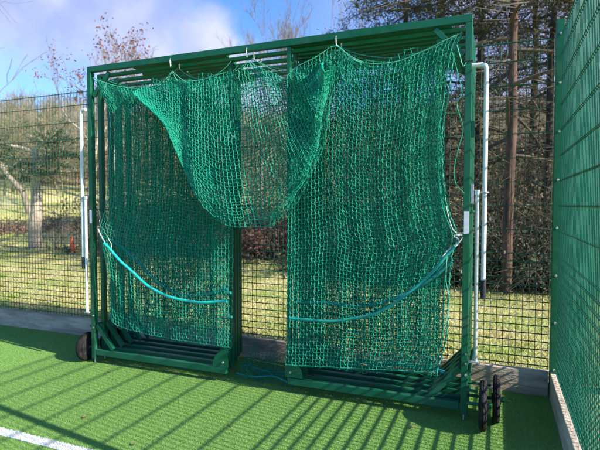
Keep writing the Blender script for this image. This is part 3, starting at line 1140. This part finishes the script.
# ------------------------------------------------------------------ trees
def grow(seed, base, h, r, levels=5, kids=(3, 5), spread=.75, up=.25, lenf=.62, trunk_frac=.45, wob=.12, first=.35, minr=.004, dir0=(0, 0, 1), trunk_curve=None):
    rg = random.Random(seed)
    trunk, fine, tips = [], [], []

    def seg(lst, a, b, ra, rb):
        lst.append((a, b, ra, rb))

    def br(p, d, L, r, lev):
        n = 5 if lev == 0 else (4 if lev < 3 else 3)
        pts = [p]
        rad = [r]
        q, dd = p.copy(), d.copy()
        for i in range(n):
            dd = (dd + Vector((rg.gauss(0, wob), rg.gauss(0, wob), rg.gauss(0, wob) + up * .12 * (lev > 0)))).normalized()
            q = q + dd * (L / n)
            pts.append(q.copy())
            rad.append(max(minr, r * (1 - .62 * (i + 1) / n)))
        lst = trunk if lev < 2 else fine
        for i in range(n):
            seg(lst, pts[i], pts[i + 1], rad[i], rad[i + 1])
        if lev >= levels:
            tips.append((pts[-1], dd))
            tips.append((pts[-2], dd))
            return
        k = rg.randint(*kids) + (3 if lev == 0 else 0)
        for j in range(k):
            f = first + (1 - first) * (j + rg.random() * .8) / k if lev == 0 else rg.uniform(.25, 1)
            x = min(f, .999) * n
            i = int(x)
            a = pts[i].lerp(pts[i + 1], x - i)
            rr = rad[i]
            az = rg.uniform(0, 2 * PI) if lev else j * 2.4 + rg.uniform(-.4, .4)
            perp = Vector((math.cos(az), math.sin(az), 0))
            perp = (perp - perp.dot(dd) * dd).normalized()
            sp = spread * rg.uniform(.6, 1.25)
            nd = (dd * math.cos(sp) + perp * math.sin(sp) + Vector((0, 0, up * .4))).normalized()
            br(a, nd, L * lenf * rg.uniform(.7, 1.2) * (1 if lev else (1.15 - .55 * f)), max(minr, rr * .55), lev + 1)
        if lev > 0:
            br(pts[-1], dd, L * .6, rad[-1], lev + 1)
    br(Vector(base), Vector(dir0).normalized(), h * trunk_frac, r, 0)
    return trunk, fine, tips


def segs_geo(segs, sides):
    A = np.array([s[0] for s in segs])
    B = np.array([s[1] for s in segs])
    g = Geo()
    g.pr(A, B, np.array([s[2] for s in segs]), np.array([s[3] for s in segs]), sides)
    return g


def bare_tree(name, label, cat, u, d, h, r, seed, bark='bark', twig='twig', leaves=None, group=None, leafn=2, lsize=.06, leaf_p=1, **kw):
    x, y = bearing(u, d)
    z = float(height(np.array(x), np.array(y))) - .1
    t = thing(name, (x, y, z), label, cat, group)
    tr, fi, tips = grow(seed, (x, y, z), h, r, **kw)
    link('trunk', segs_geo(tr, 8).mesh('trunk', True), M[bark], t)
    cr = segs_geo(fi, 3)
    c = link('crown', cr.mesh('crown'), M[twig], t)
    if leaves:
        rg = np.random.default_rng(seed)
        P = np.array([q for q, _ in tips])
        # leaves hang in clumps
        cl = P[rg.integers(0, len(P), max(6, int(len(P) * .12 * leaf_p)))]
        P2 = np.concatenate([cl + rg.normal(0, .22, cl.shape) for _ in range(leafn * 5)])
        V, Fl = leaf_quads(P2, lsize, rg=rg)
        g = Geo()
        g.add(V, Fl)
        link('leaves', g.mesh('leaves'), M[leaves], c)
    return t


# beech with the last red-brown leaves
bare_tree('bare_tree', 'tree holding clusters of red-brown leaves against the sky beyond the cage top left corner', 'tree', 82, 27, 11.2, .17, 21,
          leaves='redleaf', levels=4, kids=(3, 4), spread=.65, up=.5, trunk_frac=.5, lenf=.62, leafn=2, lsize=.075, leaf_p=1.0, minr=.007, wob=.16)
bare_tree('bare_tree', 'grey forked leafless tree leaning at the left edge of the skyline', 'tree', 30, 30, 11.0, .17, 5,
          levels=3, kids=(2, 3), spread=.75, up=.3, trunk_frac=.6, lenf=.6, minr=.016, wob=.16, bark='twig')
bare_tree('bare_tree', 'leafless tree whose fine twigs hang into the top left corner', 'tree', -75, 17, 13.5, .13, 15,
          levels=4, kids=(3, 4), spread=.8, up=.3, trunk_frac=.5, lenf=.62, minr=.004)
bare_tree('bare_tree', 'leafless pale tree standing on the skyline right behind the middle of the cage roof', 'tree', 338, 30, 17.5, .2, 33,
          levels=5, kids=(3, 4), spread=.5, up=.6, trunk_frac=.45, lenf=.6, minr=.006)
bare_tree('bare_tree', 'fine-twigged leafless tree just right of the red-leaved tree', 'tree', 118, 34, 13.3, .17, 44,
          levels=5, kids=(3, 4), spread=.5, up=.6, trunk_frac=.45, lenf=.6, minr=.006)
bare_tree('bare_tree', 'slim leafless tree seen through the middle net pouch', 'tree', 262, 27, 8.2, .14, 52,
          levels=5, kids=(3, 4), spread=.6, up=.5, trunk_frac=.45, lenf=.6, minr=.005, twig='browntwig')

# thick pale trunk with low cedar boughs
x, y = bearing(35, 18.3)
z = float(height(np.array(x), np.array(y))) - .05
t = thing('cedar_tree', (x, y, z), 'evergreen with a thick pale bare trunk and low flat dark green boughs at left', 'tree')
tr, fi, tips = grow(77, (x, y, z), 5.6, .23, levels=3, kids=(4, 6), spread=1.35, up=.05, trunk_frac=.62, lenf=.55, first=.66, minr=.008, wob=.09)
link('trunk', segs_geo(tr, 12).mesh('trunk', True), M['bark'], t)
rg = np.random.default_rng(8)
P = []
for a, b, _, _ in fi:
    for _ in range(3):
        P.append(np.array(a.lerp(b, rg.random())) + rg.normal(0, 1, 3) * np.array([.2, .2, .05]))
g = segs_geo(fi, 3)
V, Fl = leaf_quads(np.array(P), .055, True, rg)
g.add(V, Fl)
link('crown', g.mesh('crown'), M['cedar'], t)


# dark conifers on the right
def conifer(u, d, h, r, seed, label, bark, clear, wide=2.6, dens=1.0, leaf=.07):
    x, y = bearing(u, d)
    z = float(height(np.array(x), np.array(y))) - .1
    t = thing('conifer', (x, y, z), label, 'tree', 'dark conifers at right')
    rg = np.random.default_rng(seed)
    tr = []
    p = Vector((x, y, z))
    n = 12
    for i in range(n):
        q = p + Vector((rg.normal(0, .04), rg.normal(0, .04), h / n))
        tr.append((p, q, r * (1 - .85 * i / n) + .01, r * (1 - .85 * (i + 1) / n) + .01))
        p = q
    tg = segs_geo(tr, 12)
    link('trunk', tg.mesh('trunk', True), M[bark], t)
    fi, P = [], []
    nb = int(46 * dens)
    for i in range(nb):
        f = clear + (1 - clear) * (i / nb) ** .9
        zz = z + h * f
        a = i * 2.4 + rg.uniform(-.5, .5)
        L = wide * (1 - .55 * max(0, f - .4)) * rg.uniform(.55, 1.1)
        dead = rg.random() < (.75 if f < .38 else .12)
        q = Vector((x, y, zz))
        dd = Vector((math.cos(a), math.sin(a), rg.uniform(-.15, .35)))
        m = 7
        for j in range(m):
            dd.z -= .07
            q2 = q + dd.normalized() * L / m
            fi.append((q, q2, .035 * (1 - j / m) + .006, .035 * (1 - (j + 1) / m) + .006))
            # side twigs
            for s in (-1, 1):
                sd_ = Vector((-dd.y * s + dd.x * .6, dd.x * s + dd.y * .6, rg.uniform(-.5, .15))).normalized()
                l2 = L * .28 * rg.uniform(.5, 1.2) * (1 - .4 * j / m)
                q3 = q2 + sd_ * l2
                fi.append((q2, q3, .008, .004))
                for _ in range(1):
                    b0 = q2.lerp(q3, rg.uniform(.3, .9))
                    b1 = b0 + Vector(rg.normal(0, 1, 3)).normalized() * l2 * .5
                    fi.append((b0, b1, .005, .003))
                if not dead:
                    for _ in range(42):
                        c = np.array(q2.lerp(q3, rg.random() ** .7))
                        P.append(c + rg.normal(0, 1, 3) * np.array([.12, .12, .09]))
            q = q2
    cg = segs_geo(fi, 3)
    cr = link('crown', cg.mesh('crown'), M['browntwig'], t)
    g = Geo()
    g.add(*leaf_quads(np.array(P), leaf * .85, rg=rg, ratio=.17))
    link('needles', g.mesh('needles'), M['needle'], cr)


conifer(507, 8.7, 12, .078, 1, 'conifer with a straight reddish trunk standing just beyond the fence at right', 'redbark', .20, 2.3, 1.2)
conifer(545, 12.5, 12, .09, 2, 'slim dark-trunked conifer left of the corner fence post', 'darkbark', .22, 2.8)
conifer(440, 13.5, 13, .16, 3, 'bushy dark conifer whose left side meets the sky above the cage roof', 'darkbark', .10, 2.9, 1.5)
conifer(590, 12.0, 12.5, .15, 4, 'dark conifer towering above the side fence at top right', 'darkbark', .16, 3.0, 1.5)
conifer(478, 15.5, 14, .15, 5, 'tall conifer just right of the cage roof, behind the reddish trunk', 'darkbark', .12, 3.0, 1.5)
conifer(532, 18.0, 14, .15, 6, 'far conifer half hidden between the reddish trunk and the corner post', 'darkbark', .10, 3.2, 1.5)
conifer(405, 17.0, 12, .15, 7, 'brownish conifer behind the right net panel', 'darkbark', .08, 2.6, 1.3)
conifer(640, 15.0, 13, .15, 8, 'conifer seen only through the side fence at far right', 'darkbark', .10, 3.0, 1.3)


# undergrowth, hedge, bramble heaps: leaf and twig masses
def shrub(name, label, cat, u, d, wx, wy, h, n, leafm, twigm, seed, size=.05, group=None, leafy=1.0, kind=None):
    x, y = bearing(u, d)
    z = float(height(np.array(x), np.array(y))) - .05
    rg = np.random.default_rng(seed)
    t = thing(name, (x, y, z), label, cat, group)
    if kind:
        t['kind'] = kind
    fi, P = [], []
    ang = -math.atan((u - 300) / F0) + YAW
    for i in range(n):
        ox, oy = rg.normal(0, .45, 2)
        bx, by = x + math.cos(ang) * ox * wx - math.sin(ang) * oy * wy, y + math.sin(ang) * ox * wx + math.cos(ang) * oy * wy
        zb = float(height(np.array(bx), np.array(by)))
        p = Vector((bx, by, zb - .03))
        dd = Vector((rg.normal(0, .45), rg.normal(0, .45), 1)).normalized()
        hh = h * rg.uniform(.45, 1.1) * max(.3, 1 - .25 * ox * ox)
        for j in range(5):
            dd = (dd + Vector(rg.normal(0, .28, 3)) + Vector((0, 0, -.10 * j))).normalized()
            q = p + dd * hh / 5
            fi.append((p, q, .010 * (1 - j / 6), .010 * (1 - (j + 1) / 6)))
            for _ in range(2):
                e = q + Vector(rg.normal(0, 1, 3)).normalized() * hh * .16
                fi.append((q, e, .004, .002))
            for _ in range(int(9 * leafy)):
                P.append(np.array(q) + rg.normal(0, hh * .10, 3))
            p = q
    link('stems', segs_geo(fi, 3).mesh('stems'), M[twigm], t)
    if leafy > 0:
        g = Geo()
        P = np.array(P)
        P[:, 2] = np.maximum(P[:, 2], z + .06)
        g.add(*leaf_quads(P, size, rg=rg))
        link('foliage', g.mesh('foliage'), M[leafm], t)
    return t


shrub('bush', 'low dark evergreen bush left of the reddish trunk at the lawn edge', 'bush', 486, 9.9, 1.3, .8, 1.5, 300, 'holly', 'browntwig', 1, .028)
shrub('bush', 'dark evergreen bush filling the fence corner at the lawn edge', 'bush', 549, 9.9, 1.5, .9, 1.5, 380, 'holly', 'browntwig', 2, .028)
shrub('bush', 'taller brown-leaved bush behind the thin trunk near the corner post', 'bush', 530, 12.5, 2.0, 1.2, 3.6, 300, 'brownleaf', 'browntwig', 3, .032)
shrub('bush', 'dark bush seen through the right side of the right net panel', 'bush', 440, 9.8, 1.6, .9, 1.5, 170, 'holly', 'browntwig', 4, .05)
shrub('bush', 'dark bush beyond the middle of the right net panel', 'bush', 375, 11.2, 2.0, .9, 1.7, 190, 'holly', 'browntwig', 5, .05)
shrub('bush', 'bush seen only through the side fence at the right edge', 'bush', 600, 10.5, 1.8, .9, 1.8, 170, 'holly', 'browntwig', 6, .05)
shrub('bush', 'tall thin twiggy bush right of the reddish trunk', 'bush', 570, 14, 2.2, 1.2, 4.2, 150, 'holly', 'browntwig', 7, .05)
shrub('bush', 'tall twiggy bush just behind the reddish trunk', 'bush', 495, 13, 2.0, 1.2, 4.2, 150, 'brownleaf', 'browntwig', 8, .05, leafy=.6)
shrub('hedge', 'reddish brown hedge seen through the cage doorway', 'hedge', 290, 13.4, 3.6, .7, 1.35, 380, 'redhedge', 'browntwig', 9, .045)
shrub('hedge', 'dark hedge seen through the left net panel', 'hedge', 190, 15.5, 3.2, .9, 1.5, 300, 'holly', 'browntwig', 10, .05, leafy=.7)
shrub('brush_heap', 'heap of tangled pale branches beside the orange cone', 'brush heap', 96, 17.0, 2.1, 1.0, 1.9, 150, 'cedar', 'twig', 12, .04, leafy=.0)
shrub('bramble_bank', 'low brown bramble bank across the lawn behind the pale trunk', 'brambles', 0, 24.5, 8.0, 1.2, .7, 380, 'bramble', 'twig', 13, .06, leafy=.6)
shrub('bush', 'tall tangle of bare brown stems beyond the fence, in front of the reddish trunk', 'bush', 515, 9.3, 1.5, .7, 3.4, 60, 'brownleaf', 'browntwig', 31, .04, leafy=.12)

for u, d, wx, h, n, lab, sd_ in ((130, 25, 3.2, 3.2, 130, 'brown thicket beyond the lawn behind the left side of the left net', 61),
                             (190, 24, 3.2, 3.6, 130, 'brown thicket beyond the lawn behind the right side of the left net', 62),
                             (262, 22, 3.0, 3.4, 150, 'brown thicket seen through the bottom of the middle net pouch', 63),
                             (330, 20, 3.0, 3.6, 150, 'brown thicket beyond the lawn behind the left side of the right net', 64),
                             (395, 18, 2.6, 3.6, 150, 'brown thicket beyond the lawn behind the middle of the right net', 65)):
    shrub('thicket', lab, 'thicket', u, d, wx, 1.2, h, n, 'bramble', 'woodtwig', sd_, .07, 'thickets beyond the lawn', leafy=.9)

# traffic cone
x, y = bearing(71.5, 15.9)
z = float(height(np.array(x), np.array(y)))
cone = thing('traffic_cone', (x, y, z), 'small orange traffic cone standing on the grass far left beyond the fence', 'traffic cone')
bm = bmesh.new()
bm_box(bm, (x, y, z + .03), (.30, .30, .03), .006)
link('base', bm_mesh(bm, 'base'), M['cone'], cone)
bm = bmesh.new()
bm_cyl(bm, (x, y, z + .045), (x, y, z + .52), .11, 20, .025)
link('cone_body', bm_mesh(bm, 'cone_body', True), M['cone'], cone)

# far hillside wood: reads as one mass of bare brown trees
rg = np.random.default_rng(5)
segA, segB, segr = [], [], []
for i in range(820):
    az = math.radians(rg.uniform(-66, 14))
    d = rg.uniform(37, 90)
    x, y = math.sin(az) * d, math.cos(az) * d
    z = float(height(np.array(x), np.array(y)))
    hh = rg.uniform(3.0, 5.8)
    lean = rg.normal(0, .15, 2)
    top = np.array([x + lean[0] * hh, y + lean[1] * hh, z + hh])
    base = np.array([x, y, z - .2])
    segA.append(base[None]); segB.append(top[None]); segr.append(np.array([.09]))
    n1 = 26
    f = rg.uniform(.15, 1, n1)
    p0 = base + (top - base) * f[:, None]
    dr = rg.normal(0, 1, (n1, 3)) * np.array([1, 1, .35]) + np.array([0, 0, .9])
    dr /= np.linalg.norm(dr, axis=1, keepdims=True)
    p1 = p0 + dr * (hh * .42 * (1.15 - f * .7))[:, None]
    segA.append(p0); segB.append(p1); segr.append(np.full(n1, .028))
    for _ in range(5):
        f2 = rg.uniform(.25, 1, n1)[:, None]
        q0 = p0 + (p1 - p0) * f2
        d2 = dr + rg.normal(0, .75, (n1, 3))
        d2 /= np.linalg.norm(d2, axis=1, keepdims=True)
        q1 = q0 + d2 * hh * rg.uniform(.1, .26, (n1, 1))
        segA.append(q0); segB.append(q1); segr.append(np.full(n1, .016))
g = Geo()
g.pr(np.concatenate(segA), np.concatenate(segB), np.concatenate(segr), np.concatenate(segr) * .5, 3)
link('hillside_wood', g.mesh('hillside_wood'), M['woodtwig'], kind='stuff',
     label='far brown leafless wood covering the hillside beyond the lawn', cat='woodland')
